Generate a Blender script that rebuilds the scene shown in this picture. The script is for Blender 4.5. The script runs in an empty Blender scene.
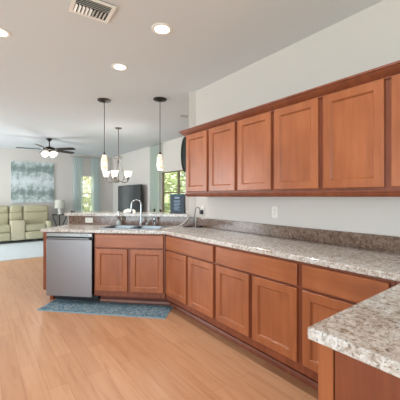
import bpy, bmesh, math, random
from mathutils import Vector, Matrix, geometry
random.seed(7)
PI = math.pi
C = bpy.context.scene.collection

# ------------------------------------------------------------------ camera, world, lights, exposure
CAM_H = 1.313
cam_d = bpy.data.cameras.new('camera'); cam = bpy.data.objects.new('camera', cam_d); C.objects.link(cam)
cam.location = (0, 0, CAM_H)
cam.rotation_euler = (PI/2, 0, -math.radians(37.277))
cam_d.sensor_width = 36; cam_d.lens = 36*291/400
cam_d.shift_y = -3.5/400
cam_d.clip_start = .02
bpy.context.scene.camera = cam

W = bpy.data.worlds.new('world'); bpy.context.scene.world = W; W.use_nodes = True
wb = W.node_tree.nodes['Background']
wb.inputs['Color'].default_value = (.93, .97, 1, 1); wb.inputs['Strength'].default_value = 2.0

def area(name, loc, target, sx, sy, power, col=(1, 1, 1)):
    l = bpy.data.lights.new(name, 'AREA'); l.shape = 'RECTANGLE'; l.size = sx; l.size_y = sy
    l.energy = power; l.color = col
    o = bpy.data.objects.new(name, l); C.objects.link(o); o.location = loc
    o.rotation_euler = (Vector(target)-Vector(loc)).to_track_quat('-Z', 'Y').to_euler()
    return o
area('fill_rear', (-1.2, -2.8, .9), (.9, 2.6, 2.75), 4.0, 1.6, 42, (.68, .84, 1))  # fill light added behind the camera; no window is known there
area('fill_side', (-3.9, .7, 1.0), (.6, 3.0, 2.5), 3.2, 1.6, 125, (.74, .87, 1))  # added fill light at the open side, brightens fronts and ceiling
area('fill_living', (-3.6, 8.4, 1.3), (2.0, 9.4, 2.0), 3.0, 2.0, 225, (.90, .95, 1))  # added fill light out of view, lifts the living room
sun_d = bpy.data.lights.new('sun', 'SUN'); sun_d.energy = 6; sun_d.angle = .02; sun_d.color = (1, .96, .88)
sun = bpy.data.objects.new('sun', sun_d); C.objects.link(sun); sun.rotation_euler = Vector((.5, .38, -1)).to_track_quat('-Z', 'Y').to_euler()

vs = bpy.context.scene.view_settings
vs.view_transform = 'Standard'; vs.look = 'None'; vs.gamma = 1; vs.use_curve_mapping = False
vs.exposure = 0.0

# ------------------------------------------------------------------ materials
def lin(r, g, b):
    f = lambda v: (v/255/12.92) if v/255 <= .04045 else ((v/255+.055)/1.055)**2.4
    return (f(r), f(g), f(b), 1)
def mat(name, col, rough=.5, metal=0, spec=.5, emit=None, es=0, trans=0, alpha=1, coat=0, sheen=0):
    m = bpy.data.materials.new(name); m.use_nodes = True
    b = m.node_tree.nodes['Principled BSDF']
    b.inputs['Base Color'].default_value = lin(*col); b.inputs['Roughness'].default_value = rough
    b.inputs['Metallic'].default_value = metal; b.inputs['Specular IOR Level'].default_value = spec
    b.inputs['Transmission Weight'].default_value = trans; b.inputs['Alpha'].default_value = alpha
    b.inputs['Coat Weight'].default_value = coat; b.inputs['Sheen Weight'].default_value = sheen
    if emit: b.inputs['Emission Color'].default_value = lin(*emit); b.inputs['Emission Strength'].default_value = es
    return m
def nodes(m):
    nt = m.node_tree; N = nt.nodes; L = nt.links
    return nt, N, L, N['Principled BSDF']
def coords(N, L, scale, rand=True, rot=(0, 0, 0)):
    tc = N.new('ShaderNodeTexCoord'); mp = N.new('ShaderNodeMapping')
    mp.inputs['Scale'].default_value = scale; mp.inputs['Rotation'].default_value = rot
    L.new(tc.outputs['Object'], mp.inputs['Vector'])
    if rand:
        oi = N.new('ShaderNodeObjectInfo'); ml = N.new('ShaderNodeMath'); ml.operation = 'MULTIPLY'; ml.inputs[1].default_value = 37
        L.new(oi.outputs['Random'], ml.inputs[0])
        cx = N.new('ShaderNodeCombineXYZ')
        for i in range(3): L.new(ml.outputs[0], cx.inputs[i])
        L.new(cx.outputs[0], mp.inputs['Location'])
    return mp.outputs['Vector']
def ramp(N, stops):
    r = N.new('ShaderNodeValToRGB'); e = r.color_ramp.elements
    while len(e) < len(stops): e.new(.5)
    for x, (p, c) in zip(e, stops): x.position = p; x.color = lin(*c)
    return r
def noise(N, L, vec, scale, detail=4, rough=.55, dist=0):
    n = N.new('ShaderNodeTexNoise'); n.inputs['Scale'].default_value = scale; n.inputs['Detail'].default_value = detail
    n.inputs['Roughness'].default_value = rough; n.inputs['Distortion'].default_value = dist
    L.new(vec, n.inputs['Vector']); return n
def mix(N, L, fac, a, b, mode='MIX'):
    m = N.new('ShaderNodeMix'); m.data_type = 'RGBA'; m.blend_type = mode
    if isinstance(fac, (int, float)): m.inputs[0].default_value = fac
    else: L.new(fac, m.inputs[0])
    for i, v in ((6, a), (7, b)):
        if isinstance(v, tuple): m.inputs[i].default_value = v
        else: L.new(v, m.inputs[i])
    return m.outputs[2]
def bump(N, L, b, h, strength, dist=.01):
    u = N.new('ShaderNodeBump'); u.inputs['Strength'].default_value = strength; u.inputs['Distance'].default_value = dist
    L.new(h, u.inputs['Height']); L.new(u.outputs[0], b.inputs['Normal'])

def wood(name, dark, mid, light, rough=.3, horiz=False):
    m = mat(name, mid, rough, spec=.42); nt, N, L, b = nodes(m)
    v = coords(N, L, (2.2, 22, 22) if horiz else (22, 22, 2.2))
    n1 = noise(N, L, v, 1.0, 5, .6, .4)
    r = ramp(N, [(.25, dark), (.5, mid), (.75, light)]); L.new(n1.outputs[0], r.inputs[0])
    v2 = coords(N, L, (4, 4, 2)); n2 = noise(N, L, v2, 1, 2)
    r2 = ramp(N, [(.3, (228, 222, 218)), (.7, (255, 255, 255))]); L.new(n2.outputs[0], r2.inputs[0])
    L.new(mix(N, L, 1.0, r.outputs[0], r2.outputs[0], 'MULTIPLY'), b.inputs['Base Color'])
    return m
M = {}
M['cab'] = wood('stained_maple', (144, 84, 50), (159, 94, 58), (169, 103, 66))
M['cab_h'] = wood('stained_maple_across', (144, 84, 50), (159, 94, 58), (169, 103, 66), horiz=True)
M['frame'] = wood('stained_maple_shaded', (112, 56, 34), (126, 66, 40), (138, 76, 47), .4)  # darker copy of the door wood; reveal shadow put into the colour
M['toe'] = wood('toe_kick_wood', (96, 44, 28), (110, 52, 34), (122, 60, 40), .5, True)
M['inside'] = mat('cabinet_interior', (70, 38, 26), .7)

def granite(name, blot, fleck):
    m = mat(name, (180, 165, 152), .16, spec=.5); nt, N, L, b = nodes(m)
    ge = N.new('ShaderNodeNewGeometry'); v = ge.outputs['Position']
    big = noise(N, L, v, 11, 7, .7, 1.8)
    r1 = ramp(N, list(zip((.30, .43, .55, .72), blot))); L.new(big.outputs[0], r1.inputs[0])
    sm = noise(N, L, v, 46, 5, .7, .8)
    r2 = ramp(N, list(zip((.34, .43, .55, .75), fleck))); L.new(sm.outputs[0], r2.inputs[0])
    c1 = mix(N, L, .55, r1.outputs[0], r2.outputs[0])
    vo = noise(N, L, v, 110, 2)
    r3 = ramp(N, [(.30, (70, 58, 54)), (.40, (255, 255, 255))]); L.new(vo.outputs[0], r3.inputs[0])
    L.new(mix(N, L, .65, c1, r3.outputs[0], 'MULTIPLY'), b.inputs['Base Color'])
    return m
M['granite'] = granite('speckled_laminate_stone', [(100, 80, 66), (164, 149, 135), (200, 196, 190), (208, 212, 214)], [(62, 50, 44), (154, 138, 124), (210, 206, 202), (232, 234, 236)])
M['granite_shaded'] = granite('speckled_laminate_shaded', [(54, 38, 30), (98, 76, 63), (126, 104, 90), (164, 150, 140)], [(36, 25, 21), (88, 67, 55), (132, 109, 95), (176, 161, 150)])  # browner copy of the counter laminate with the splash's shade in its colour

def plaster(name, col, st=.08, sc=90):
    m = mat(name, col, .85, spec=.2); nt, N, L, b = nodes(m)
    ge = N.new('ShaderNodeNewGeometry'); n = noise(N, L, ge.outputs['Position'], sc, 3)
    bump(N, L, b, n.outputs[0], st, .004); return m
M['wall'] = plaster('painted_wall', (202, 197, 191))
M['ceil'] = plaster('painted_ceiling', (213, 217, 221), .2, 60)
M['white'] = mat('white_trim_paint', (238, 236, 232), .4)

m = mat('laminate_planks', (214, 160, 122), .33, spec=.4); M['floor'] = m
nt, N, L, b = nodes(m); ge = N.new('ShaderNodeNewGeometry')
mp = N.new('ShaderNodeMapping'); mp.inputs['Rotation'].default_value = (0, 0, PI/2); L.new(ge.outputs['Position'], mp.inputs['Vector'])
br = N.new('ShaderNodeTexBrick'); L.new(mp.outputs[0], br.inputs['Vector'])
br.inputs['Scale'].default_value = 1; br.inputs['Brick Width'].default_value = 1.1; br.inputs['Row Height'].default_value = .125
br.inputs['Mortar Size'].default_value = .0014; br.inputs['Mortar Smooth'].default_value = .1; br.offset = .37
br.inputs['Color1'].default_value = lin(208, 162, 127); br.inputs['Color2'].default_value = lin(196, 148, 113); br.inputs['Mortar'].default_value = lin(176, 127, 94)
mp2 = N.new('ShaderNodeMapping'); mp2.inputs['Scale'].default_value = (14, 1.1, 1); L.new(ge.outputs['Position'], mp2.inputs['Vector'])
n1 = noise(N, L, mp2.outputs[0], 1.6, 6, .62, .6)
rg = ramp(N, [(.3, (236, 222, 212)), (.5, (252, 247, 243)), (.7, (255, 255, 255))]); L.new(n1.outputs[0], rg.inputs[0])
L.new(mix(N, L, 1.0, br.outputs['Color'], rg.outputs[0], 'MULTIPLY'), b.inputs['Base Color'])

m = mat('plush_carpet', (206, 212, 214), .95, spec=.1); M['carpet'] = m
nt, N, L, b = nodes(m); ge = N.new('ShaderNodeNewGeometry'); n1 = noise(N, L, ge.outputs['Position'], 120, 3)
rg = ramp(N, [(.3, (192, 200, 204)), (.7, (220, 226, 228))]); L.new(n1.outputs[0], rg.inputs[0]); L.new(rg.outputs[0], b.inputs['Base Color'])
bump(N, L, b, n1.outputs[0], .5, .01)

m = mat('brushed_steel', (136, 136, 138), .34, 1); M['steel'] = m
nt, N, L, b = nodes(m); v = coords(N, L, (60, 60, 1.2), False); n1 = noise(N, L, v, 2, 3)
mr = N.new('ShaderNodeMapRange'); mr.inputs[3].default_value = .32; mr.inputs[4].default_value = .46; L.new(n1.outputs[0], mr.inputs[0]); L.new(mr.outputs[0], b.inputs['Roughness'])
M['sink'] = mat('satin_steel', (140, 146, 150), .3, 1)
M['chrome'] = mat('chrome', (168, 172, 175), .2, 1)
M['black'] = mat('black_plastic', (22, 22, 23), .45)
M['bronze'] = mat('dark_bronze', (52, 44, 38), .4, .7)
M['pewter'] = mat('aged_pewter', (112, 104, 96), .4, .7)
M['plate'] = mat('white_plastic', (218, 215, 207), .35)
M['lens'] = mat('lit_lens', (255, 255, 255), .5, emit=(255, 250, 240), es=6)
M['bulb'] = mat('lit_bulb', (255, 255, 255), .5, emit=(255, 236, 205), es=10)
def glow(name, col, es):
    m = mat(name, col, .35, emit=col, es=es); return m
M['shade_glass'] = glow('lit_frosted_glass', (255, 250, 240), .8)
m = mat('lit_mottled_glass', (240, 226, 204), .25, emit=(250, 232, 205), es=.35); M['pend_glass'] = m
nt, N, L, b = nodes(m); v = coords(N, L, (28, 28, 28), False); n1 = noise(N, L, v, 1, 3)
rg = ramp(N, [(.35, (226, 196, 158)), (.6, (255, 248, 236))]); L.new(n1.outputs[0], rg.inputs[0]); L.new(rg.outputs[0], b.inputs['Base Color']); L.new(rg.outputs[0], b.inputs['Emission Color'])
M['leather'] = mat('sage_leather', (176, 171, 142), .5, spec=.35)
M['leather2'] = mat('sage_console_leather', (186, 180, 154), .55, spec=.3)
M['screen'] = mat('dark_screen', (34, 34, 38), .22)
M['navy'] = mat('navy_card', (24, 44, 60), .45)
M['ink'] = mat('pale_print', (128, 150, 172), .5)
M['teal'] = mat('teal_card', (60, 104, 112), .45)
M['mirror'] = mat('dark_mirror_glass', (62, 70, 64), .12, .6)
M['linen'] = mat('linen_shade', (198, 197, 184), .8, emit=(255, 240, 220), es=.0)
M['clearglass'] = mat('clear_glass', (235, 242, 240), .05, trans=1)
M['cloth'] = mat('white_cloth', (236, 234, 228), .85)
M['soap'] = mat('white_soap', (240, 240, 236), .3)
M['darkwood'] = wood('dark_dining_wood', (44, 30, 24), (56, 38, 30), (68, 48, 38), .35)
M['leaf'] = mat('leaf', (226, 232, 190), .7)  # bleached leaf colour; outdoor glare is put into it
M['leaf2'] = mat('leaf_pale', (246, 244, 222), .7)  # nearly white for the same overexposed daylight, held in the colour
M['stem'] = mat('bark', (92, 76, 60), .8)
M['rod'] = mat('curtain_rod_metal', (150, 152, 148), .4, .6)
# window glass: thin clear pane
m = bpy.data.materials.new('window_glass'); m.use_nodes = True; M['pane'] = m
N = m.node_tree.nodes; L = m.node_tree.links; N.remove(N['Principled BSDF'])
t = N.new('ShaderNodeBsdfTransparent'); t.inputs[0].default_value = (.96, .98, .97, 1); g = N.new('ShaderNodeBsdfGlossy'); g.inputs['Roughness'].default_value = .05
mx = N.new('ShaderNodeMixShader'); mx.inputs[0].default_value = .06
L.new(t.outputs[0], mx.inputs[1]); L.new(g.outputs[0], mx.inputs[2]); L.new(mx.outputs[0], N['Material Output'].inputs[0])
# sheer curtain
def sheer(name, col, tr):
    m = bpy.data.materials.new(name); m.use_nodes = True
    N = m.node_tree.nodes; L = m.node_tree.links; N.remove(N['Principled BSDF'])
    d = N.new('ShaderNodeBsdfDiffuse'); d.inputs[0].default_value = lin(*col)
    tl = N.new('ShaderNodeBsdfTranslucent'); tl.inputs[0].default_value = lin(*col)
    t = N.new('ShaderNodeBsdfTransparent')
    a = N.new('ShaderNodeMixShader'); a.inputs[0].default_value = .5; L.new(d.outputs[0], a.inputs[1]); L.new(tl.outputs[0], a.inputs[2])
    c = N.new('ShaderNodeMixShader'); c.inputs[0].default_value = tr; L.new(a.outputs[0], c.inputs[1]); L.new(t.outputs[0], c.inputs[2])
    L.new(c.outputs[0], N['Material Output'].inputs[0]); return m
M['sheer'] = sheer('teal_sheer', (206, 221, 221), .32)
M['sheer2'] = sheer('pale_green_sheer', (204, 216, 208), .25)
# rug
m = mat('woven_blue_rug', (110, 142, 160), .95, spec=.1); M['rug'] = m
nt, N, L, b = nodes(m); v = coords(N, L, (1, 1, 1), False)
n1 = noise(N, L, v, 22, 4, .6, 1.5); n2 = noise(N, L, v, 130, 2)
r1 = ramp(N, [(.34, (84, 116, 138)), (.5, (130, 154, 166)), (.62, (172, 186, 190))]); L.new(n1.outputs[0], r1.inputs[0])
r2 = ramp(N, [(.35, (170, 180, 186)), (.65, (255, 255, 255))]); L.new(n2.outputs[0], r2.inputs[0])
L.new(mix(N, L, 1.0, r1.outputs[0], r2.outputs[0], 'MULTIPLY'), b.inputs['Base Color']); bump(N, L, b, n2.outputs[0], .4, .006)
# painting canvas: misty tree line reflected in water
m = mat('painted_canvas', (180, 196, 198), .8); M['canvas'] = m
nt, N, L, b = nodes(m)
tc = N.new('ShaderNodeTexCoord'); sp = N.new('ShaderNodeSeparateXYZ'); L.new(tc.outputs['Object'], sp.inputs[0])
mpn = N.new('ShaderNodeMapping'); mpn.inputs['Scale'].default_value = (5, 1, 4.2); L.new(tc.outputs['Object'], mpn.inputs['Vector'])
n1 = noise(N, L, mpn.outputs[0], 1.3, 6, .65)
def mth(op, a, bb):
    k = N.new('ShaderNodeMath'); k.operation = op
    for i, q in enumerate((a, bb)):
        if isinstance(q, (int, float)): k.inputs[i].default_value = q
        else: L.new(q, k.inputs[i])
    return k.outputs[0]
zz = mth('SUBTRACT', sp.outputs['Z'], .03)
az = mth('ABSOLUTE', zz, 0)
band = mth('SUBTRACT', 1.0, mth('MULTIPLY', mth('ABSOLUTE', mth('SUBTRACT', az, .37), 0), 2.6))
val = mth('ADD', mth('MULTIPLY', band, .42), mth('MULTIPLY', n1.outputs[0], 1.15))
r1 = ramp(N, [(.52, (208, 215, 218)), (.72, (190, 200, 202)), (.84, (158, 171, 169)), (1.0, (120, 136, 132))]); L.new(val, r1.inputs[0])
L.new(r1.outputs[0], b.inputs['Base Color'])

# ------------------------------------------------------------------ mesh helpers
class MB:
    def __init__(s): s.bm = bmesh.new()
    def box(s, x0, x1, y0, y1, z0, z1, bev=0, seg=2):
        r = bmesh.ops.create_cube(s.bm, size=1); vs_ = r['verts']
        for v in vs_: v.co = Vector(((x0+x1)/2+v.co.x*(x1-x0), (y0+y1)/2+v.co.y*(y1-y0), (z0+z1)/2+v.co.z*(z1-z0)))
        if bev:
            es = list({e for v in vs_ for e in v.link_edges})
            bmesh.ops.bevel(s.bm, geom=es, offset=bev, segments=seg, profile=.5, affect='EDGES')
        return s
    def lathe(s, prof, n=24, loc=(0, 0, 0), axis=None):
        """prof: list of (radius, height) around z."""
        R = Matrix.Identity(3) if axis is None else Vector((0, 0, 1)).rotation_difference(Vector(axis)).to_matrix()
        rings = []
        for r, z in prof:
            if r < 1e-6: rings.append([s.bm.verts.new(R @ Vector((0, 0, z))+Vector(loc))])
            else: rings.append([s.bm.verts.new(R @ Vector((r*math.cos(2*PI*i/n), r*math.sin(2*PI*i/n), z))+Vector(loc)) for i in range(n)])
        for a, b_ in zip(rings, rings[1:]):
            for i in range(n):
                j = (i+1) % n
                q = [a[i % len(a)], a[j % len(a)], b_[j % len(b_)], b_[i % len(b_)]]
                q = list(dict.fromkeys(q))
                if len(q) > 2: s.bm.faces.new(q)
        return s
    def tube(s, pts, r, n=10, taper=None):
        pts = [Vector(p) for p in pts]; rings = []
        up = Vector((0, 0, 1)); prev = None
        for i, p in enumerate(pts):
            t = (pts[min(i+1, len(pts)-1)]-pts[max(i-1, 0)]).normalized()
            if prev is None:
                a = t.cross(up); a = a if a.length > .01 else t.cross(Vector((1, 0, 0)))
            else: a = prev-t*prev.dot(t)
            a.normalize(); prev = a; b_ = t.cross(a)
            rr = r if taper is None else r+(taper-r)*i/(len(pts)-1)
            rings.append([s.bm.verts.new(p+(a*math.cos(2*PI*k/n)+b_*math.sin(2*PI*k/n))*rr) for k in range(n)])
        for a, b_ in zip(rings, rings[1:]):
            for i in range(n): s.bm.faces.new([a[i], a[(i+1) % n], b_[(i+1) % n], b_[i]])
        s.bm.faces.new(rings[0][::-1]); s.bm.faces.new(rings[-1])
        return s
    def prism(s, poly, z0, z1):
        a = [s.bm.verts.new((x, y, z0)) for x, y in poly]; b_ = [s.bm.verts.new((x, y, z1)) for x, y in poly]
        s.bm.faces.new(a[::-1]); s.bm.faces.new(b_); n = len(poly)
        for i in range(n): s.bm.faces.new([a[i], a[(i+1) % n], b_[(i+1) % n], b_[i]])
        return s
    def sweep(s, path, prof, closed_prof=True):
        """path: xy polyline; prof: (out, z) points; mitred. out is to the right of the path direction."""
        rings = []; P = [Vector((x, y)) for x, y in path]
        for i, p in enumerate(P):
            d1 = (P[i]-P[i-1]).normalized() if i else (P[1]-P[0]).normalized()
            d2 = (P[i+1]-P[i]).normalized() if i < len(P)-1 else d1
            n1 = Vector((d1.y, -d1.x)); n2 = Vector((d2.y, -d2.x)); mm = (n1+n2)/(1+n1.dot(n2))
            rings.append([s.bm.verts.new((p.x+mm.x*o, p.y+mm.y*o, z)) for o, z in prof])
        k = len(prof)
        for a, b_ in zip(rings, rings[1:]):
            for i in range(k if closed_prof else k-1): s.bm.faces.new([a[i], a[(i+1) % k], b_[(i+1) % k], b_[i]])
        if closed_prof: s.bm.faces.new(rings[0]); s.bm.faces.new(rings[-1][::-1])
        return s
    def build(s, name, m, parent=None, loc=(0, 0, 0), rot=(0, 0, 0), smooth=False, bevel=0, weight=40):
        bm = s.bm; bmesh.ops.recalc_face_normals(bm, faces=bm.faces[:])
        me = bpy.data.meshes.new(name); bm.to_mesh(me); bm.free()
        me.materials.append(m)
        o = bpy.data.objects.new(name, me); C.objects.link(o); o.location = loc; o.rotation_euler = rot
        if parent: o.parent = parent
        if smooth:
            for p in me.polygons: p.use_smooth = True
            if smooth == 'auto':
                me.set_sharp_from_angle(angle=math.radians(weight))
        if bevel:
            bv = o.modifiers.new('edge', 'BEVEL'); bv.width = bevel; bv.segments = 3; bv.limit_method = 'ANGLE'; bv.angle_limit = math.radians(50)
        return o
def tag(o, label, cat, group=None, kind=None):
    o['label'] = label; o['category'] = cat
    if group: o['group'] = group
    if kind: o['kind'] = kind
    return o
def thing(name, label, cat, loc=(0, 0, 0), rz=0, group=None):
    o = bpy.data.objects.new(name, None); C.objects.link(o); o.location = loc; o.rotation_euler = (0, 0, rz); o.empty_display_size = .1
    return tag(o, label, cat, group)
def struct(o): o['kind'] = 'structure'; return o
def copy_tree(o, loc, rz=None, label=None, parent=None):
    c = o.copy(); C.objects.link(c)
    if parent is None:
        c.location = loc
        if rz is not None: c.rotation_euler = (0, 0, rz)
        if label: c['label'] = label
    else: c.parent = parent
    for ch in [x for x in bpy.data.objects if x.parent == o]: copy_tree(ch, None, None, None, c)
    return c
def panel_door(w, h, t=.02, fw=.056, x0=0, z0=0, y=0):
    """five-piece door with a recessed flat panel, front towards -y."""
    mb = MB(); bm = mb.bm; rings = []
    for ins, yy in ((0, 0), (0, -t+.004), (.004, -t), (fw, -t), (fw+.003, -t+.001), (fw+.005, -t+.004), (fw+.013, -t+.014)):
        rings.append([bm.verts.new((x0+x, y+yy, z0+z)) for x, z in ((ins, ins), (w-ins, ins), (w-ins, h-ins), (ins, h-ins))])
    bm.faces.new(rings[0]); bm.faces.new(rings[-1])
    for a, b_ in zip(rings, rings[1:]):
        for i in range(4): bm.faces.new([a[i], a[(i+1) % 4], b_[(i+1) % 4], b_[i]])
    return mb

# ------------------------------------------------------------------ frames of the two cabinet runs
KX = 2.36                                  # kitchen wall plane
P0 = Vector((1.73, 2.93))                  # corner of the base fronts
U = Vector((-1, 1))/math.sqrt(2); NB = Vector((1, 1))/math.sqrt(2)
def S(u, n, z=0): p = P0+U*u+NB*n; return (p.x, p.y, z)
def S2(u, n): p = P0+U*u+NB*n; return (p.x, p.y)
ROT_R = -PI/2; ROT_S = -PI/4
CEIL = 2.75; YB = 10.4; XD = 3.9

# ------------------------------------------------------------------ structure
struct(MB().box(-4, XD+.1, -3, YB+.1, -.1, 0).build('floor', M['floor']))
struct(MB().box(-4, XD, 7.12, YB, .0005, .014).build('floor_carpet', M['carpet']))
struct(MB().box(-4, XD+.1, -3, YB+.1, CEIL, CEIL+.1).build('ceiling', M['ceil']))
a = S2(-.262, .63); b_ = S2(-.165, .63); c_ = S2(-.165, .75)
struct(MB().prism([(KX, -3), (KX+.13, -3), (KX+.13, 3.22), c_, b_, (KX, 3.1905)], 0, CEIL).build('wall_right', M['wall']))
struct(MB().box(-4.1, -4.0, 2.42, 6.9, 0, CEIL).build('wall_left_added', M['wall']))  # unseen wall piece added to darken the dishwasher's reflection
struct(MB().box(KX+.13, XD, 3.0, 3.12, 0, CEIL).build('wall_dining_near', M['wall']))
def holed(name, horiz, pos, thick, lo, hi, o0, o1, z0, z1):
    mb = MB()
    def bx(p, q, r, s_):
        if horiz: mb.box(p, q, pos, pos+thick, r, s_)
        else: mb.box(pos, pos+thick, p, q, r, s_)
    bx(lo, o0, 0, CEIL); bx(o1, hi, 0, CEIL); bx(o0, o1, 0, z0); bx(o0, o1, z1, CEIL)
    return struct(mb.build(name, M['wall']))
holed('wall_back', True, YB, .1, -4, XD+.1, 2.78, 3.24, .55, 2.03)
holed('wall_dining', False, XD, .1, 3.0, YB, 5.70, 6.83, .25, 1.955)
# half wall under the raised bar
struct(MB().prism([S2(1.62, .642), S2(-.165, .642), S2(-.165, .76), S2(1.62, .76)], 0, 1.036).build('wall_bar', M['wall']))
struct(MB().box(-4, 2.0, YB-.014, YB, .014, .12).box(2.0, XD, YB-.014, YB, .014, .12).build('baseboard_back', M['white']))
struct(MB().box(XD-.014, XD, 3.12, 7.12, 0, .11).build('baseboard_dining', M['white']))

def window(name, horiz, pos, o0, o1, z0, z1, fm, mull):
    def bx(mb, p, q, d0, d1, r, s_):
        return mb.box(p, q, pos+d0, pos+d1, r, s_) if horiz else mb.box(pos+d0, pos+d1, p, q, r, s_)
    root = bpy.data.objects.new(name, None); C.objects.link(root); struct(root)
    f = MB(); w = .022
    bx(f, o0, o0+w, .03, .08, z0, z1); bx(f, o1-w, o1, .03, .08, z0, z1); bx(f, o0+w, o1-w, .03, .08, z0, z0+w); bx(f, o0+w, o1-w, .03, .08, z1-w, z1)
    f.build('window_frame', fm, root)
    for q in mull: bx(MB(), q-.022, q+.022, .03, .08, z0+w, z1-w).build('mullion', fm, root)
    bx(MB(), o0+w, o1-w, .035, .07, 1.40, 1.432).build('meeting_rail', fm, root)
    bx(MB(), o0+w, o1-w, .052, .056, z0+w, z1-w).build('pane', M['pane'], root)
    bx(MB(), o0-.02, o1+.02, -.03, .03, z0-.025, z0).build('window_sill', M['white'], root)
window('window_1', True, YB, 2.78, 3.24, .55, 2.03, M['white'], [])
window('window_2', False, XD, 5.70, 6.83, .25, 1.955, mat('tan_window_frame', (112, 92, 68), .5), [6.06])

# ------------------------------------------------------------------ upper cabinets
uz0, uz1, ud = 1.353, 2.075, .33
PW = .4425
def upper(ystart, label):
    w = 2*PW
    t = thing('upper_cabinet', label, 'cabinet', (KX-ud, ystart, 0), ROT_R, 'wall cabinets over the long counter')
    MB().box(0, w-.0005, .018, ud-.001, uz0, uz1).build('carcass', M['frame'], t)
    f = MB(); st = .038
    f.box(0, st, 0, .018, uz0, uz1).box(w-st-.0005, w-.0005, 0, .018, uz0, uz1).box(w/2-.028, w/2+.028, 0, .018, uz0, uz1)
    f.box(st, w/2-.028, 0, .018, uz0, uz0+.04).box(w/2+.028, w-st-.0005, 0, .018, uz0, uz0+.04).box(st, w/2-.028, 0, .018, uz1-.05, uz1).box(w/2+.028, w-st-.0005, 0, .018, uz1-.05, uz1)
    f.build('face_frame', M['frame'], t)
    g = .019
    for k in range(2):
        d = panel_door(PW-2*g, 2.052-1.372).build('door', M['cab'], t, (k*PW+g, -.001, 1.372))
    return t
Y0U = 2.944
upper(Y0U, 'brown two-door wall cabinet at the far end, next to the tall dark oval')
upper(Y0U-2*PW-.0008, 'brown two-door wall cabinet in the middle of the row, above the white wall outlet')
upper(Y0U-4*PW-.0016, 'brown two-door wall cabinet nearest the camera, its last door cut by the photo edge')
cprof = [(0, 2.045), (.012, 2.045), (.014, 2.056), (.022, 2.062), (.034, 2.070), (.048, 2.086), (.054, 2.098), (.066, 2.098), (.066, 2.112), (0, 2.112)]
yend = Y0U-6*PW-.002
crown = MB().sweep([(KX-.002, Y0U+.001), (KX-ud-.0005, Y0U+.001), (KX-ud-.0005, yend)], [(-o if False else o, z) for o, z in cprof])
# the path turns at the far end of the row; outward is to its right
crown = crown.build('crown_molding', M['frame'], smooth='auto', weight=30)
tag(crown, 'brown stepped crown moulding along the top of the wall cabinets', 'moulding')
lr = MB().sweep([(KX-.002, Y0U-.004), (KX-ud+.004, Y0U-.004), (KX-ud+.004, yend)], [(-.018, 1.352), (.014, 1.352), (.016, 1.343), (.010, 1.338), (.008, 1.326), (0, 1.316), (-.008, 1.311), (-.018, 1.311)])
tag(lr.build('light_rail', M['frame'], smooth='auto', weight=30), 'brown moulded rail along the bottom of the wall cabinets', 'moulding')

# ------------------------------------------------------------------ base cabinets
CT0, CT1 = .876, .914
def base_unit(t, w, doors, depth=.6, gapc=.036, toe=.117):
    """open-topped carcass, face frame, toe kick, a wide drawer front above the doors."""
    MB().box(0, .016, .018, depth, .126, .872).box(w-.0165, w-.0005, .018, depth, .126, .872).box(.016, w-.0165, .018, depth, .126, .142).box(.016, w-.0165, depth-.008, depth, .142, .872).build('carcass', M['frame'], t)
    st = .03; f = MB()
    f.box(0, st, 0, .018, .126, .872).box(w-st-.0005, w-.0005, 0, .018, .126, .872)
    f.box(st, w-st-.0005, 0, .018, .126, .205).box(st, w-st-.0005, 0, .018, .69, .73).box(st, w-st-.0005, 0, .018, .845, .872)
    if doors == 2: f.box(w/2-.025, w/2+.025, 0, .018, .205, .69)
    f.build('face_frame', M['frame'], t)
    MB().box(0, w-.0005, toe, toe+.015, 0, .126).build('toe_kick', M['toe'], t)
    g = .020
    MB().box(g, w-g, -.021, -.001, .709, .858, .005, 2).build('drawer_front', M['cab_h'], t)
    pw = w/doors
    for k in range(doors):
        x0 = g if k == 0 else pw*k+gapc/2
        x1 = w-g if k == doors-1 else pw*(k+1)-gapc/2
        panel_door(x1-x0, .692-.191).build('door', M['cab'], t, (x0, -.001, .191))
def base_R(y, w, label, doors=2):
    t = thing('base_cabinet', label, 'cabinet', (P0.x, y, 0), ROT_R, 'base cabinets under the long counter'); base_unit(t, w, doors); return t
base_R(2.918, .885, 'brown base cabinet of two doors and one wide drawer beside the sink corner')
base_R(2.918-.8855, .885, 'middle brown base cabinet of the long run, two doors under one wide drawer')
base_R(2.918-1.771, .555, 'brown single-door base cabinet partly hidden behind the near countertop', 1)
t = thing('sink_cabinet', 'brown sink base with two doors behind the blue mat', 'cabinet', S(.878, 0), ROT_S); base_unit(t, .874, 2, toe=.15)
# shoe moulding along the toe kicks
sh = [(0, 0), (.02, 0), (.019, .03), (.012, .042), (0, .045)]
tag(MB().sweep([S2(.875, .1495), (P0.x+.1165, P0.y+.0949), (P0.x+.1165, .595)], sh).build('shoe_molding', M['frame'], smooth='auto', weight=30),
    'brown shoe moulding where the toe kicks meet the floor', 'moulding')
# end panel at the free end of the sink run
ep = MB().box(0, .045, 0, .64, .165, .872).box(0, .045, .13, .64, 0, .165).build('cabinet_end', M['frame'], None, S(1.545, -.004), (0, 0, ROT_S))
tag(ep, 'reddish brown upright panel closing the counter end beside the dishwasher', 'panel')

# filler and near peninsula cabinet
PX, PY = .801, .5115
pen = thing('peninsula_cabinet', 'brown cabinet under the near countertop, seen at its flat end panel', 'cabinet', (PX+.02, 0, 0), 0)
MB().box(.018, .905, -.12, PY-.03, .115, .872).build('carcass', M['frame'], pen)
MB().box(0, .018, -.12, PY-.078, .0, .872).build('end_panel', M['frame'], pen)
MB().box(-.006, .03, PY-.074, PY-.028, .0, .872, .003).build('corner_stile', M['cab'], pen)
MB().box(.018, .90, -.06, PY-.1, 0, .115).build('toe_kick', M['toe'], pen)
MB().box(.910, .926, PY-.03, .590, .115, .872).build('filler_strip', M['frame'], pen)

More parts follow.
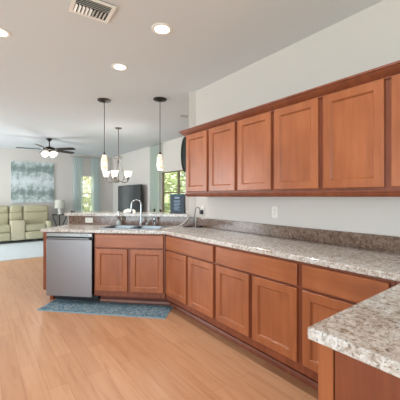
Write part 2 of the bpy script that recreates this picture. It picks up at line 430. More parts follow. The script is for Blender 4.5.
# ------------------------------------------------------------------ worktop with backsplashes
def slab(outer, holes, z0, z1, name, m, bev, parent=None):
    loops = [[Vector((x, y, 0)) for x, y in l] for l in [outer]+holes]
    tris = geometry.tessellate_polygon(loops)
    flat = [v for l in loops for v in l]; bm = bmesh.new()
    top = [bm.verts.new((v.x, v.y, z1)) for v in flat]; bot = [bm.verts.new((v.x, v.y, z0)) for v in flat]
    for tr in tris:
        bm.faces.new([top[i] for i in tr]); bm.faces.new([bot[i] for i in tr][::-1])
    k = 0
    for l in loops:
        n = len(l)
        for i in range(n):
            i0, i1 = k+i, k+(i+1) % n; bm.faces.new([top[i0], top[i1], bot[i1], bot[i0]])
        k += n
    bmesh.ops.dissolve_limit(bm, angle_limit=.01, verts=bm.verts[:], edges=bm.edges[:])
    mb = MB(); mb.bm.free(); mb.bm = bm
    return mb.build(name, m, parent, bevel=bev)
ct = thing('countertop', 'speckled grey and tan countertop wrapping round the whole kitchen', 'countertop', (0, 0, 0))
outer = [(PX, PY), (KX-.65, PY), (KX-.65, P0.y-.0083), S2(1.572, -.02), S2(1.572, .629), (KX-.001, 3.188), (KX-.001, -.13), (PX, -.13)]
hole = [S2(.12, .10), S2(.12, .54), S2(.855, .54), S2(.855, .10)]
slab(outer, [hole], CT0, CT1, 'worktop', M['granite'], .006, ct)
MB().box(KX-.02, KX-.001, -.13, 3.165, CT1+.0005, 1.03, .003).build('backsplash', M['granite_shaded'], ct)
MB().prism([S2(1.60, .622), S2(-.235, .622), S2(-.24, .641), S2(1.60, .641)], CT1+.0005, 1.0355).build('backsplash', M['granite_shaded'], ct)
bt = slab([S2(1.645, .585), S2(-.155, .585), S2(-.155, 1.0), S2(1.645, 1.0)], [], 1.0365, 1.076, 'bar_top', M['granite'], .007)
tag(bt, 'raised speckled ledge on the half wall behind the sink', 'bar top')

# ------------------------------------------------------------------ dishwasher
dw = thing('dishwasher', 'stainless steel dishwasher at the end of the sink run', 'dishwasher', S(1.493, 0), ROT_S)
MB().box(0.004, .594, .03, .58, .1, .868).box(.01, .588, .156, .57, .02, .0995).build('tub', M['black'], dw)
MB().box(0.003, .595, -.028, .028, .105, .795, .006).build('door', M['steel'], dw)
MB().box(0.003, .595, -.022, .028, .826, .870, .004).build('control_panel', mat('panel_steel', (150, 152, 152), .35, 1), dw)
MB().box(0.003, .595, .0, .028, .796, .8255).build('grip_recess', M['black'], dw)
hb = MB().tube([(.03, -.034, .806), (.568, -.034, .806)], .012, 12).box(.05, .07, -.034, .0, .799, .813).box(.53, .55, -.034, .0, .799, .813)
hb.build('handle', M['sink'], dw, smooth='auto')
for i in range(4): MB().box(.44+i*.03, .455+i*.03, -.0245, -.0215, .846, .853).build('button', M['black'], dw)
MB().box(.004, .594, .14, .155, .005, .1).build('toe_panel', M['black'], dw)

# ------------------------------------------------------------------ sink, faucet and things round it
sk = thing('sink', 'double bowl stainless steel sink set in the counter below the bar', 'sink', (0, 0, 0))
def rr(u0, u1, n0, n1, r=.05, k=5):
    pts = []
    for cu, cn, a0 in ((u1-r, n1-r, 0), (u0+r, n1-r, 90), (u0+r, n0+r, 180), (u1-r, n0+r, 270)):
        for i in range(k+1):
            a_ = math.radians(a0+90*i/k); pts.append(S2(cu+r*math.cos(a_), cn+r*math.sin(a_)))
    return pts
b1 = (.14, .47, .12, .47); b2 = (.505, .835, .12, .47)
slab(rr(.095, .88, .075, .565, .03), [rr(*b1), rr(*b2)], CT1+.0005, CT1+.007, 'rim', M['sink'], .002, sk)
for (u0, u1, n0, n1) in (b1, b2):
    mb = MB(); bm = mb.bm; rings = []
    for ins, z in ((0, CT1+.004), (.004, CT1-.02), (.01, CT1-.16), (.03, CT1-.185), (.12, CT1-.19)):
        rings.append([bm.verts.new((x, y, z)) for x, y in rr(u0+ins, u1-ins, n0+ins, n1-ins, max(.05-ins*.2, .02))])
    for a, q in zip(rings, rings[1:]):
        for i in range(len(a)): bm.faces.new([a[i], a[(i+1) % len(a)], q[(i+1) % len(q)], q[i]])
    bm.faces.new(rings[-1])
    bo = mb.build('bowl', M['sink'], sk, smooth='auto', weight=60)
    x, y = S2((u0+u1)/2, (n0+n1)/2)
    MB().lathe([(0, .004), (.03, .004), (.042, .001), (.042, 0)], 20, (x, y, CT1-.19)).build('drain', M['chrome'], bo, smooth='auto')

zr = CT1+.0075
fx, fy = S2(.478, .52)
fc = thing('faucet', 'tall chrome gooseneck faucet behind the sink', 'faucet', (fx, fy, zr))
MB().lathe([(0, 0), (.03, 0), (.03, .006), (.024, .012), (.02, .03), (.018, .05), (0, .05)], 20).build('base', M['chrome'], fc, smooth='auto')
d_ = (U*.93-NB*.37); pts = [(0, 0, .03), (0, 0, .12), (0, 0, .26)]
for i in range(1, 14):
    a_ = PI*1.06*i/13; r_ = .064
    pts.append((d_.x*r_*(1-math.cos(a_)), d_.y*r_*(1-math.cos(a_)), .28+r_*math.sin(a_)))
pts.append((pts[-1][0]+d_.x*.006, pts[-1][1]+d_.y*.006, .20))
MB().tube(pts, .0105, 12).build('spout', M['chrome'], fc, smooth='auto')
e = Vector(pts[-1]); MB().lathe([(0, 0), (.016, 0), (.019, .01), (.017, .05), (.012, .055), (0, .055)], 16, (e.x, e.y, e.z-.035)).build('spray_head', M['chrome'], fc, smooth='auto')
hx, hy = S2(.405, .53); hx -= fx; hy -= fy
hd = MB().lathe([(0, 0), (.024, 0), (.024, .005), (.018, .012), (.015, .035), (0, .04)], 18)
hd.tube([(0, 0, .035), (-U.x*.02-NB.x*.005, -U.y*.02-NB.y*.005, .055), (-U.x*.07-NB.x*.03, -U.y*.07-NB.y*.03, .075)], .008, 10, .006)
hd.build('lever', M['chrome'], fc, (hx, hy, 0), smooth='auto')
x, y = S2(.29, .53)
t = thing('side_sprayer', 'small chrome sprayer at the corner end of the sink rim', 'sprayer', (x, y, zr))
MB().lathe([(0, 0), (.024, 0), (.024, .005), (.018, .012), (.015, .035), (0, .04)], 18).build('base', M['chrome'], t, smooth='auto')
MB().lathe([(0, .03), (.013, .03), (.012, .05), (.018, .075), (.019, .095), (.012, .108), (0, .11)], 16).build('nozzle', M['chrome'], t, smooth='auto')
x, y = S2(.80, .535)
so = thing('soap_bottle', 'clear pump bottle of white soap on the sink rim', 'bottle', (x, y, zr))
MB().lathe([(0, 0), (.030, 0), (.032, .004), (.032, .10), (.026, .115), (.014, .122), (.014, .13), (0, .13)], 20).build('body', M['clearglass'], so, smooth='auto', weight=50)
MB().lathe([(0, .004), (.0285, .004), (.0285, .06), (0, .06)], 20).build('liquid', M['soap'], so, smooth='auto')
MB().lathe([(0, .1305), (.016, .1305), (.016, .146), (.005, .148), (.005, .172), (.013, .174), (.013, .184), (0, .186)], 16).box(-.006, .006, -.045, .0, .174, .182).build('pump', M['chrome'], so, (0, 0, 0), (0, 0, ROT_S), smooth='auto')

# crumpled cloth on the bar
zb = 1.0765
x, y = S2(.753, .80)
mb = MB(); bmesh.ops.create_uvsphere(mb.bm, u_segments=28, v_segments=16, radius=1)
from mathutils import noise as mn
for v in mb.bm.verts:
    k = 1+.16*mn.noise(v.co*2.3)+.07*mn.noise(v.co*6)
    v.co = Vector((v.co.x*.088*k, v.co.y*.06*k, max(v.co.z*.035*k, -.0)+.0)) + Vector((0, 0, .02 if v.co.z > 0 else 0))
tag(mb.build('cloth', M['cloth'], None, (x, y, zb), (0, 0, ROT_S), smooth=True), 'crumpled white cloth lying on the bar before the television', 'cloth')

# navy box on the bar
x, y = S2(.018, .70)
bx = thing('carton', 'dark navy box with pale printing standing on the bar by the window', 'box', (x, y, zb), ROT_S)
MB().box(-.098, .098, 0, .13, 0, .268, .003).build('box_body', M['navy'], bx)
MB().box(-.099, .099, -.001, .131, .256, .272, .003).build('lid', M['teal'], bx)
pr = MB()
for z, x0, x1, hh in ((.205, -.035, .035, .028), (.178, -.045, .045, .006), (.160, -.045, .04, .010), (.140, -.04, .045, .008), (.122, -.045, .045, .008), (.10, -.042, .03, .010), (.08, -.045, .045, .007), (.062, -.045, .02, .008), (.044, -.04, .045, .007)):
    pr.box(x0, x1, -.0012, -.0002, z, z+hh)
pr.build('print', M['ink'], bx)

# outlets, adapter and cords
def outlet(label, loc, rot, horiz=False):
    t = thing('wall_outlet', label, 'outlet', loc, rot); w, h = (.115, .072) if horiz else (.072, .115)
    MB().box(-w/2, w/2, -.006, 0, -h/2, h/2, .002).build('cover_plate', M['plate'], t)
    for s_ in (-1, 1):
        cx, cz = (s_*.02, 0) if horiz else (0, s_*.02)
        sk_ = MB().box(cx-.013, cx+.013, -.0085, -.006, cz-.013, cz+.013, .003).build('socket', M['plate'], t)
        q = MB()
        for e_ in (-1, 1):
            if horiz: q.box(cx-.004, cx+.005, -.0092, -.0084, cz+e_*.006-.001, cz+e_*.006+.001)
            else: q.box(cx+e_*.006-.001, cx+e_*.006+.001, -.0092, -.0084, cz-.004, cz+.005)
        q.build('slots', M['black'], sk_)
    return t
outlet('white outlet alone on the wall under the middle wall cabinet', (KX-.0005, 1.862, 1.158), ROT_R)
outlet('white outlet with a black adapter plugged in near the bar end', (KX-.0005, 3.035, 1.128), ROT_R)
outlet('white outlet laid sideways in the stone strip below the bar', S(1.285, .6215, .975), ROT_S, True)
ad = thing('power_adapter', 'black power adapter plugged into the outlet by the bar', 'adapter', (KX-.01, 3.035, 1.108), ROT_R)
MB().box(-.02, .02, -.036, 0, -.028, .028, .004).build('adapter_body', M['black'], ad)
def smooth_path(p, n=6):
    p = [Vector(q) for q in p]; out = []
    for i in range(len(p)-1):
        a, b2_, c2, d2 = p[max(i-1, 0)], p[i], p[i+1], p[min(i+2, len(p)-1)]
        for k in range(n):
            s_ = k/n; out.append(.5*((2*b2_)+(c2-a)*s_+(2*a-5*b2_+4*c2-d2)*s_*s_+(3*b2_-a-3*c2+d2)*s_**3))
    out.append(p[-1]); return out
zc = CT1+.005
tag(MB().tube(smooth_path([(KX-.05, 3.035, 1.145), (KX-.06, 3.06, 1.17), (KX-.07, 3.10, 1.15), (KX-.08, 3.115, 1.04), (KX-.08, 3.11, .94), (KX-.10, 3.09, zc), (KX-.17, 3.06, zc), (KX-.12, 3.12, zc+.004), (KX-.2, 3.16, zc), (KX-.16, 3.08, zc+.006), (KX-.24, 3.11, zc), (KX-.2, 3.2, zc)]), .0045, 8).build('black_cord', M['black'], smooth=True),
    'thin black cord looping from the plugged adapter down to the counter', 'cord')
tag(MB().tube(smooth_path([S(.16, .09, zc), S(.10, .2, zc), S(.0, .3, zc), S(-.06, .42, zc+.01), S(-.12, .52, .97), S(-.165, .57, 1.03), S(-.172, .58, 1.065), S(-.16, .62, 1.083), S(-.13, .68, 1.081)]), .006, 8).build('white_cord', M['plate'], smooth=True),
    'white cord rising from the counter to the bar end', 'cord')
ch = MB().box(-.05, .05, -.025, .025, 0, .022, .005).build('charger_block', M['black'], None, (KX-.09, 3.0, CT1+.0005), (0, 0, .5))
tag(ch, 'small black charger block lying on the counter below the outlet', 'charger')

# ------------------------------------------------------------------ mat on the floor
pts = [Vector((.571, 3.833)), Vector((1.569, 2.694)), Vector((1.873, 3.0)), Vector((.839, 4.092))]
rx, ry = S2(.70, -.065)
rg_ = thing('floor_mat', 'blue grey woven mat on the floor before the sink', 'mat', (rx, ry, 0), ROT_S-.02)
MB().box(-.75, .75, -.165, .165, .0005, .010, .003).build('mat_body', M['rug'], rg_)
MB().box(-.765, .765, -.18, -.1651, .0005, .009, .002).box(-.765, .765, .1651, .18, .0005, .009, .002).box(-.765, -.7501, -.165, .165, .0005, .009, .002).box(.7501, .765, -.165, .165, .0005, .009, .002).build('border', mat('rug_edge', (128, 156, 168), .95), rg_)

# ------------------------------------------------------------------ ceiling fittings
def can(x, y, label):
    t = thing('recessed_light', label, 'ceiling light', (x, y, CEIL), 0, 'round recessed ceiling lights')
    MB().lathe([(.062, -.0005), (.062, -.004), (.078, -.007), (.09, -.004), (.092, -.0005)], 32).build('trim_ring', M['white'], t, smooth='auto')
    MB().lathe([(0, -.003), (.061, -.003), (.061, -.0005), (0, -.0005)], 32).build('lens', M['lens'], t, smooth='auto')
    l = bpy.data.lights.new('can_lamp', 'SPOT'); l.energy = 37; l.spot_size = math.radians(150); l.spot_blend = .8; l.shadow_soft_size = .06; l.color = (1, .97, .94)
    o = bpy.data.objects.new('can_lamp', l); C.objects.link(o); o.parent = t; o.location = (0, 0, -.02)
    return t
can(1.253, 2.184, 'lit recessed ceiling light nearest the wall cabinets, beside the vent grille')
can(1.249, 3.107, 'lit recessed ceiling light between the vent grille and the hanging pendants')
can(.142, 3.086, 'lit recessed ceiling light cut by the picture edge')
can(1.253, 1.0, 'recessed ceiling light over the near countertop, added out of view for brightness')  # unseen can light added for more light from above

vt = thing('ceiling_vent', 'white rectangular louvred vent grille in the ceiling above the kitchen', 'vent', (.69, 2.262, CEIL), math.radians(-4))
w, h = .30, .25
MB().box(-w/2, w/2, -h/2, h/2, -.004, -.0005).build('duct_opening', M['black'], vt)
fr = MB(); q = .028
fr.box(-w/2, w/2, -h/2, -h/2+q, -.012, -.0045, .002).box(-w/2, w/2, h/2-q, h/2, -.012, -.0045, .002).box(-w/2, -w/2+q, -h/2+q, h/2-q, -.012, -.0045, .002).box(w/2-q, w/2, -h/2+q, h/2-q, -.012, -.0045, .002)
fr.build('frame', M['white'], vt)
for i in range(9):
    xx = -w/2+q+.012+i*.0262
    o = MB().box(-.010, .010, -.055, .045, -.001, .001).build('slat', M['white'], vt, (xx, .055, -.010), (0, math.radians(38 if i < 5 else -38), 0))
for i in range(4):
    o = MB().box(-w/2+q, w/2-q, -.010, .010, -.001, .001).build('slat', M['white'], vt, (0, -h/2+q+.014+i*.021, -.010), (math.radians(35), 0, 0))
v2 = thing('ceiling_register', 'small white ceiling register beyond the end of the wall cabinets', 'vent', (2.92, 4.31, CEIL), 0)
MB().box(-.10, .10, -.06, .06, -.003, -.0005).build('duct_opening', M['black'], v2)
MB().box(-.10, .10, -.06, -.04, -.01, -.0035).box(-.10, .10, .04, .06, -.01, -.0035).box(-.10, -.08, -.04, .04, -.01, -.0035).box(.08, .10, -.04, .04, -.01, -.0035).build('frame', M['white'], v2)
for i in range(4): MB().box(-.08, .08, -.009, .009, -.001, .001).build('slat', M['white'], v2, (0, -.03+i*.02, -.008), (math.radians(30), 0, 0))

# ------------------------------------------------------------------ pendants
def pendant(x, y, label):
    t = thing('pendant_lamp', label, 'pendant lamp', (x, y, CEIL), 0, 'mini pendants over the bar')
    MB().lathe([(0, 0), (.098, -.0005), (.10, -.006), (.094, -.016), (.03, -.024), (.012, -.034), (0, -.034)], 28).build('canopy', M['bronze'], t, smooth='auto')
    MB().tube([(0, 0, -.03), (0, 0, -.80)], .0045, 8).build('cord', M['bronze'], t, smooth=True)
    MB().lathe([(0, -.78), (.009, -.782), (.014, -.80), (.022, -.802), (.024, -.814), (.018, -.818), (0, -.818)], 20).build('socket_cap', M['bronze'], t, smooth='auto')
    MB().lathe([(.022, -.812), (.034, -.83), (.044, -.88), (.050, -.93), (.050, -.98), (.045, -1.025), (.040, -1.04), (.036, -1.04), (.041, -1.02), (.046, -.98), (.046, -.93), (.040, -.88), (.030, -.834), (.020, -.816)], 28).build('lamp_shade', M['pend_glass'], t, smooth=True)
    pl = bpy.data.lights.new('pendant_glow', 'POINT'); pl.energy = 8; pl.shadow_soft_size = .04; pl.color = (1, .92, .82)
    po = bpy.data.objects.new('pendant_glow', pl); C.objects.link(po); po.parent = t; po.location = (0, 0, -1.06)
    bu = MB(); bmesh.ops.create_uvsphere(bu.bm, u_segments=16, v_segments=10, radius=.022); bu.build('bulb', M['bulb'], t, (0, 0, -.94), smooth=True)
    return t
pendant(1.491, 4.311, 'pendant lamp with mottled glass shade hanging before the tall teal-curtained window')
pendant(2.129, 3.77, 'pendant lamp with mottled glass shade hanging nearest the wall cabinets')

# ------------------------------------------------------------------ chandelier
cd = thing('chandelier', 'five-arm pewter chandelier with white bell shades', 'chandelier', (2.335, 5.895, CEIL))
MB().lathe([(0, 0), (.07, -.0005), (.072, -.008), (.05, -.02), (.014, -.034), (0, -.034)], 24).build('canopy', M['pewter'], cd, smooth='auto')
MB().tube([(0, 0, -.03), (0, 0, -.62)], .008, 8).build('stem', M['pewter'], cd, smooth=True)
lp = MB()
for k in range(3):
    a_ = 2*PI*k/3+.4; dx, dy = math.cos(a_), math.sin(a_)
    lp.tube(smooth_path([(dx*.01, dy*.01, -.60), (dx*.06, dy*.06, -.585), (dx*.095, dy*.095, -.61), (dx*.07, dy*.07, -.645), (dx*.01, dy*.01, -.64)]), .006, 6)
lp.build('scroll_crown', M['pewter'], cd, smooth=True)
MB().lathe([(0, -1.15), (.012, -1.14), (.022, -1.12), (.016, -1.09), (.008, -1.07), (.008, -.62), (0, -.62)], 14).build('column', M['pewter'], cd, smooth='auto')
for k in range(5):
    a_ = 2*PI*k/5+.292; dx, dy = math.cos(a_), math.sin(a_)
    ar = MB().tube(smooth_path([(0, 0, -.66), (dx*.05, dy*.05, -.76), (dx*.13, dy*.13, -.95), (dx*.14, dy*.14, -1.06), (dx*.08, dy*.08, -1.12), (dx*.01, dy*.01, -1.11)]), .006, 8)
    ar.tube(smooth_path([(dx*.06, dy*.06, -1.12), (dx*.15, dy*.15, -1.145), (dx*.225, dy*.225, -1.12), (dx*.245, dy*.245, -1.06)]), .007, 8)
    arm = ar.build('arm', M['pewter'], cd, smooth=True)
    MB().lathe([(0, -1.065), (.03, -1.062), (.034, -1.05), (.016, -1.04), (.014, -1.02), (0, -1.02)], 16, (dx*.245, dy*.245, 0)).build('bobeche', M['pewter'], arm, smooth='auto')
    MB().lathe([(.03, -1.036), (.048, -1.022), (.058, -.985), (.066, -.945), (.082, -.915), (.079, -.914), (.062, -.945), (.054, -.985), (.044, -1.018), (.028, -1.03)], 24, (dx*.245, dy*.245, 0)).build('lamp_shade', M['shade_glass'], arm, smooth=True)

for own, z_, en in ((cd, -.82, 14),):
    pl = bpy.data.lights.new('chandelier_glow', 'POINT'); pl.energy = en; pl.shadow_soft_size = .2; pl.color = (1, .96, .9)
    po = bpy.data.objects.new('chandelier_glow', pl); C.objects.link(po); po.parent = own; po.location = (0, 0, z_)
# ------------------------------------------------------------------ ceiling fan
rt = Vector((.796, -.606)); fw = Vector((.606, .796))
fn = thing('ceiling_fan', 'dark ceiling fan with lit white glass bowl in the living room', 'ceiling fan', (1.396, 7.998, CEIL))
MB().lathe([(0, 0), (.07, -.0005), (.07, -.01), (.045, -.05), (.02, -.07), (0, -.07)], 24).build('canopy', M['bronze'], fn, smooth='auto')
MB().tube([(0, 0, -.06), (0, 0, -.2)], .013, 10).build('downrod', M['bronze'], fn, smooth=True)
MB().lathe([(0, -.19), (.03, -.195), (.08, -.215), (.13, -.235), (.14, -.26), (.13, -.285), (.08, -.30), (0, -.30)], 28).build('motor_housing', M['bronze'], fn, smooth='auto')
MB().lathe([(0, -.302), (.06, -.302), (.065, -.33), (0, -.33)], 20).build('switch_housing', M['bronze'], fn, smooth='auto')
for ang in (205, 277, 349, 61, 133):
    d_ = rt*math.cos(math.radians(ang))+fw*math.sin(math.radians(ang)); az = math.atan2(d_.y, d_.x)
    bl = MB(); pr = [(.20, -.05), (.3, -.062), (.55, -.068), (.68, -.062), (.70, -.04), (.70, .04), (.68, .062), (.55, .068), (.3, .062), (.20, .05)]
    bl.prism(pr, -.004, .004)
    for v in bl.bm.verts: v.co.z -= v.co.y*.24
    b0 = bl.build('blade', M['bronze'], fn, (0, 0, -.272), (0, 0, az))
    MB().box(.11, .26, -.018, .018, -.012, -.005, .002).build('blade_iron', M['bronze'], b0)
for k in range(4):
    a_ = PI/4+PI/2*k
    ax = (math.cos(a_)*.8, math.sin(a_)*.8, -.6)
    MB().lathe([(.02, .0), (.04, .02), (.062, .07), (.075, .125), (.071, .126), (.058, .07), (.036, .024), (.016, .004)], 20, (math.cos(a_)*.06, math.sin(a_)*.06, -.33), ax).build('lamp_shade', M['shade_glass'], fn, smooth=True)
pl = bpy.data.lights.new('fan_glow', 'POINT'); pl.energy = 20; pl.shadow_soft_size = .12; pl.color = (1, .97, .92)
po = bpy.data.objects.new('fan_glow', pl); C.objects.link(po); po.parent = fn; po.location = (0, 0, -.52)
MB().tube([(.03, 0, -.33), (.03, 0, -.50)], .002, 6).build('pull_chain', M['bronze'], fn)

# ------------------------------------------------------------------ living room
pa = thing('painting', 'wide blue grey canvas of misty trees above the sofa', 'painting', (1.362, YB-.001, 1.752))
MB().box(-.588, .588, -.035, 0, -.638, .638, .003).build('canvas', M['canvas'], pa)

sf = thing('sofa', 'sage green leather reclining sofa with centre console', 'sofa', (.88, 9.93, .0145))
def cush(x0, x1, y0, y1, z0, z1, b_=.04): return MB().box(x0, x1, y0, y1, z0, z1, b_, 4)
MB().box(-.83, .83, -.36, .42, .07, .30, .02).build('base_frame', M['leather'], sf, smooth='auto')
for s_ in (-1, 1):
    x0, x1 = (.175, .70) if s_ > 0 else (-.70, -.175)
    cush(x0, x1, -.43, .12, .31, .50, .05).build('seat_cushion', M['leather'], sf, smooth='auto', weight=60)
    cush(x0, x1, -.455, -.365, .08, .305, .04).build('footrest', M['leather'], sf, smooth='auto', weight=60)
    e = .86 if s_ > 0 else -.175; q = .175 if s_ > 0 else -.86
    bk = cush(q, e, .13, .36, .42, .85, .06).build('back_cushion', M['leather'], sf, smooth='auto', weight=60)
    cush(q, e, .10, .38, .80, 1.035, .08).build('head_roll', M['leather'], sf, smooth='auto', weight=60)
    a0, a1 = (.705, .87) if s_ > 0 else (-.87, -.705)
    cush(a0, a1, -.44, .2, .07, .58, .06).build('arm', M['leather'], sf, smooth='auto', weight=60)
cush(-.17, .17, -.44, .1, .08, .62, .03).build('console', M['leather2'], sf, smooth='auto', weight=60)
cush(-.17, .17, .12, .36, .6, .85, .05).build('back_cushion', M['leather'], sf, smooth='auto', weight=60)
cush(-.17, .17, .10, .38, .80, 1.03, .07).build('head_roll', M['leather'], sf, smooth='auto', weight=60)
for x in (-.75, .75):
    for y in (-.3, .35): MB().box(x-.03, x+.03, y-.03, y+.03, 0, .07).build('foot', M['black'], sf)

tb = thing('end_table', 'dark scrolled metal end table beside the sofa', 'table', (2.06, 10.1, .0145))
MB().lathe([(0, .715), (.23, .715), (.235, .725), (.23, .735), (0, .735)], 32).build('table_top', M['screen'], tb, smooth='auto')
for k in range(3):
    a_ = 2*PI*k/3+.3; dx, dy = math.cos(a_), math.sin(a_)
    MB().tube(smooth_path([(dx*.2, dy*.2, .714), (dx*.22, dy*.22, .62), (dx*.12, dy*.12, .4), (dx*.13, dy*.13, .15), (dx*.21, dy*.21, .012)]), .012, 8).build('leg', M['bronze'], tb, smooth=True)
lm = thing('table_lamp', 'white table lamp with drum shade on the end table', 'lamp', (2.06, 10.1, .75))
MB().lathe([(0, 0), (.07, 0), (.07, .015), (.025, .03), (.05, .09), (.055, .14), (.03, .19), (.012, .21), (.012, .25), (0, .25)], 20).build('base', M['clearglass'] if False else M['cloth'], lm, smooth='auto')
MB().lathe([(.15, .19), (.135, .45), (.132, .45), (.147, .19)], 28).build('lamp_shade', M['linen'], lm, smooth='auto')
MB().tube([(0, 0, .24), (0, 0, .44)], .004, 6).tube([(-.134, 0, .43), (.134, 0, .43)], .003, 6).build('harp', M['pewter'], lm)

def curtain(name, label, p, q, z0, z1, m, folds, off, group):
    """pleated sheer hanging between plan points p and q; off is the fold depth."""
    mb = MB(); n = folds*10; cols = []
    p, q = Vector(p), Vector(q); d = (q-p); nn = Vector((-d.y, d.x)).normalized()
    for i in range(n+1):
        s_ = i/n; ph = s_*folds*2*PI
        col_ = []
        for k in range(9):
            z = z1+(z0-z1)*k/8; amp = off*(.6+.4*k/8)
            c2 = p+d*s_+nn*(math.sin(ph)*amp+.3*amp*math.sin(ph*.37+k*.3))
            col_.append(mb.bm.verts.new((c2.x, c2.y, z)))
        cols.append(col_)
    for a, b2_ in zip(cols, cols[1:]):
        for k in range(8): mb.bm.faces.new([a[k], b2_[k], b2_[k+1], a[k+1]])
    o = mb.build(name, m, None, smooth=True)
    return tag(o, label, 'curtain', group)
curtain('curtain', 'teal sheer curtain on the sofa side of the narrow back window', (2.51, 10.29), (2.83, 10.29), .03, 2.64, M['sheer'], 6, .03, 'teal sheers at the narrow window')
curtain('curtain', 'teal sheer curtain on the television side of the narrow back window', (3.10, 10.29), (3.39, 10.29), .03, 2.64, M['sheer'], 6, .03, 'teal sheers at the narrow window')
curtain('curtain', 'pale green sheer curtain beside the window behind the navy box', (3.79, 6.76), (3.79, 7.28), .03, 2.68, M['sheer2'], 8, .035, None)
for nm, a, b2_, lab in (('curtain_rod', (2.48, 10.29, 2.655), (3.42, 10.29, 2.655), 'metal rod carrying the two teal curtains'), ('curtain_rod', (3.79, 6.72, 2.695), (3.79, 7.32, 2.695), 'metal rod carrying the pale green curtain')):
    tag(MB().tube([a, b2_], .010, 10).lathe([(0, 0), (.022, .01), (.018, .03), (0, .04)], 12, a, (Vector(a)-Vector(b2_)).normalized()).build(nm, M['rod'], smooth='auto'), lab, 'curtain rod')

tv = thing('television', 'large dark flat television behind the faucet', 'television', (3.73, 8.52, .0), math.radians(-90))
MB().box(-.86, .86, -.03, .02, .72, 1.665, .006).build('bezel', M['black'], tv)
MB().box(-.845, .845, -.0325, -.0305, .735, 1.65).build('screen', M['screen'], tv)
MB().box(-.35, .35, -.12, .10, .5615, .575, .003).box(-.04, .04, -.005, .03, .575, .76).build('stand', M['black'], tv)
ts = thing('television_stand', 'low dark wood stand under the television', 'cabinet', (3.655, 8.52, .0145), math.radians(-90))
MB().box(-.9, .9, -.2, .22, .06, .546, .006).build('body', M['darkwood'], ts)
for i in range(3): MB().box(-.88+i*.59, -.30+i*.59, -.216, -.2005, .09, .52, .003).build('door', M['darkwood'], ts)
for x in (-.8, .8):
    for y in (-.15, .17): MB().box(x-.03, x+.03, y-.03, y+.03, 0, .06).build('leg', M['darkwood'], ts)

ov = thing('oval_mirror', 'tall dark oval hung on the wall beyond the wall cabinets', 'mirror', (XD-.001, 5.69, 2.31), 0)
def oval(r0, x0, x1, nm, m_):
    mb = MB(); mb.lathe([(0, x0), (r0, x0), (r0*.985, x1), (0, x1)], 40)
    for v in mb.bm.verts: v.co = Vector((-v.co.z, v.co.x*.36, v.co.y))
    return mb.build(nm, m_, ov, smooth='auto')
mb = MB(); mb.lathe([(.36, 0), (.42, 0), (.42, .025), (.39, .04), (.36, .02)], 44)
for v in mb.bm.verts: v.co = Vector((-v.co.z, v.co.x*.36, v.co.y))
mb.build('frame', M['black'], ov, smooth='auto')
oval(.365, .002, .015, 'mirror_glass', M['mirror'])

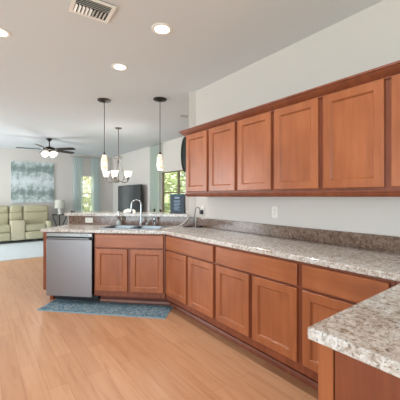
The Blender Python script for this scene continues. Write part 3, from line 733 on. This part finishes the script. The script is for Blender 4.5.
# ------------------------------------------------------------------ dining set beyond the bar
dt = thing('dining_table', 'round dark dining table below the chandelier', 'table', (2.35, 5.95, 0))
MB().lathe([(0, .72), (.56, .72), (.58, .735), (.575, .755), (0, .755)], 40).build('table_top', M['darkwood'], dt, smooth='auto')
MB().lathe([(0, .03), (.1, .03), (.07, .2), (.06, .45), (.1, .6), (.16, .7195), (0, .7195)], 24).build('pedestal', M['darkwood'], dt, smooth='auto')
for k in range(4):
    a_ = PI/4+k*PI/2; dx, dy = math.cos(a_), math.sin(a_)
    MB().tube([(dx*.06, dy*.06, .14), (dx*.2, dy*.2, .11), (dx*.36, dy*.36, .03)], .035, 10, .024).build('foot', M['darkwood'], dt, smooth=True)
def dining_chair(loc, rz, label):
    t = thing('dining_chair', label, 'chair', (loc[0], loc[1], 0), rz, 'dark chairs round the dining table')
    MB().box(-.22, .22, -.21, .21, .42, .46, .012).build('seat', M['darkwood'], t)
    for sx in (-1, 1):
        MB().tube([(sx*.19, -.18, 0), (sx*.19, -.18, .42)], .016, 10, .02).build('leg', M['darkwood'], t, smooth=True)
        MB().tube([(sx*.19, .19, 0), (sx*.19, .20, .45), (sx*.19, .24, 1.0)], .018, 10).build('leg', M['darkwood'], t, smooth=True)
        MB().lathe([(0, .98), (.018, .985), (.03, 1.003), (.027, 1.018), (.012, 1.03), (0, 1.034)], 14, (sx*.19, .24, 0)).build('finial', M['darkwood'], t, smooth='auto')
    for z in (.58, .72, .86): MB().box(-.175, .175, .21+z*.02, .225+z*.02, z, z+.06, .004).build('back_slat', M['darkwood'], t)
    return t
dining_chair((2.98, 5.85), math.radians(-98), 'dark dining chair showing only its post tops right of the faucet')
dining_chair((1.72, 6.05), math.radians(82), 'dark dining chair showing only one post top below the narrow window')

# ------------------------------------------------------------------ outdoors
struct(MB().box(-12, 16, -12, 22, -.35, -.25).build('ground_lawn', mat('lawn', (120, 150, 84), .9)))
def shrub(loc, rx_, rz_, m_, label, nleaf):
    t = thing('shrub', label, 'shrub', (loc[0], loc[1], -.25)); mb = MB()
    for i in range(nleaf):
        th_ = random.random()*2*PI; cz = random.uniform(-.9, 1); rr_ = math.sqrt(max(0, 1-cz*cz))*random.uniform(.65, 1.05)
        p = Vector((rr_*math.cos(th_)*rx_, rr_*math.sin(th_)*rx_, rz_*(1+cz*random.uniform(.8, 1))+.15))
        a_ = Vector((random.gauss(0, 1), random.gauss(0, 1), random.gauss(0, .6))).normalized(); q = a_.cross(Vector((random.gauss(0, 1), random.gauss(0, 1), 1))).normalized()
        s_ = random.uniform(.08, .16)
        vs_ = [mb.bm.verts.new(p+a_*s_*x+q*s_*.5*y) for x, y in ((-1, 0), (0, -1), (1, 0), (0, 1))]; mb.bm.faces.new(vs_)
    mb.build('foliage', m_, t)
    for k in range(4):
        a_ = k*PI/2+.3; MB().tube([(.05*math.cos(a_), .05*math.sin(a_), 0), (rx_*.4*math.cos(a_), rx_*.4*math.sin(a_), rz_*1.2)], .03, 7, .01).build('stem', M['stem'], t, smooth=True)
shrub((7.0, 10.0), 1.3, 1.7, M['leaf'], 'tall green bush outside the window behind the navy box', 4200)
shrub((6.6, 13.4), 1.2, 1.7, M['leaf2'], 'yellow green bush outside the window, beyond the curtain edge', 3000)
shrub((4.1, 13.8), .95, 1.45, M['leaf2'], 'pale bush outside the narrow back window', 2600)
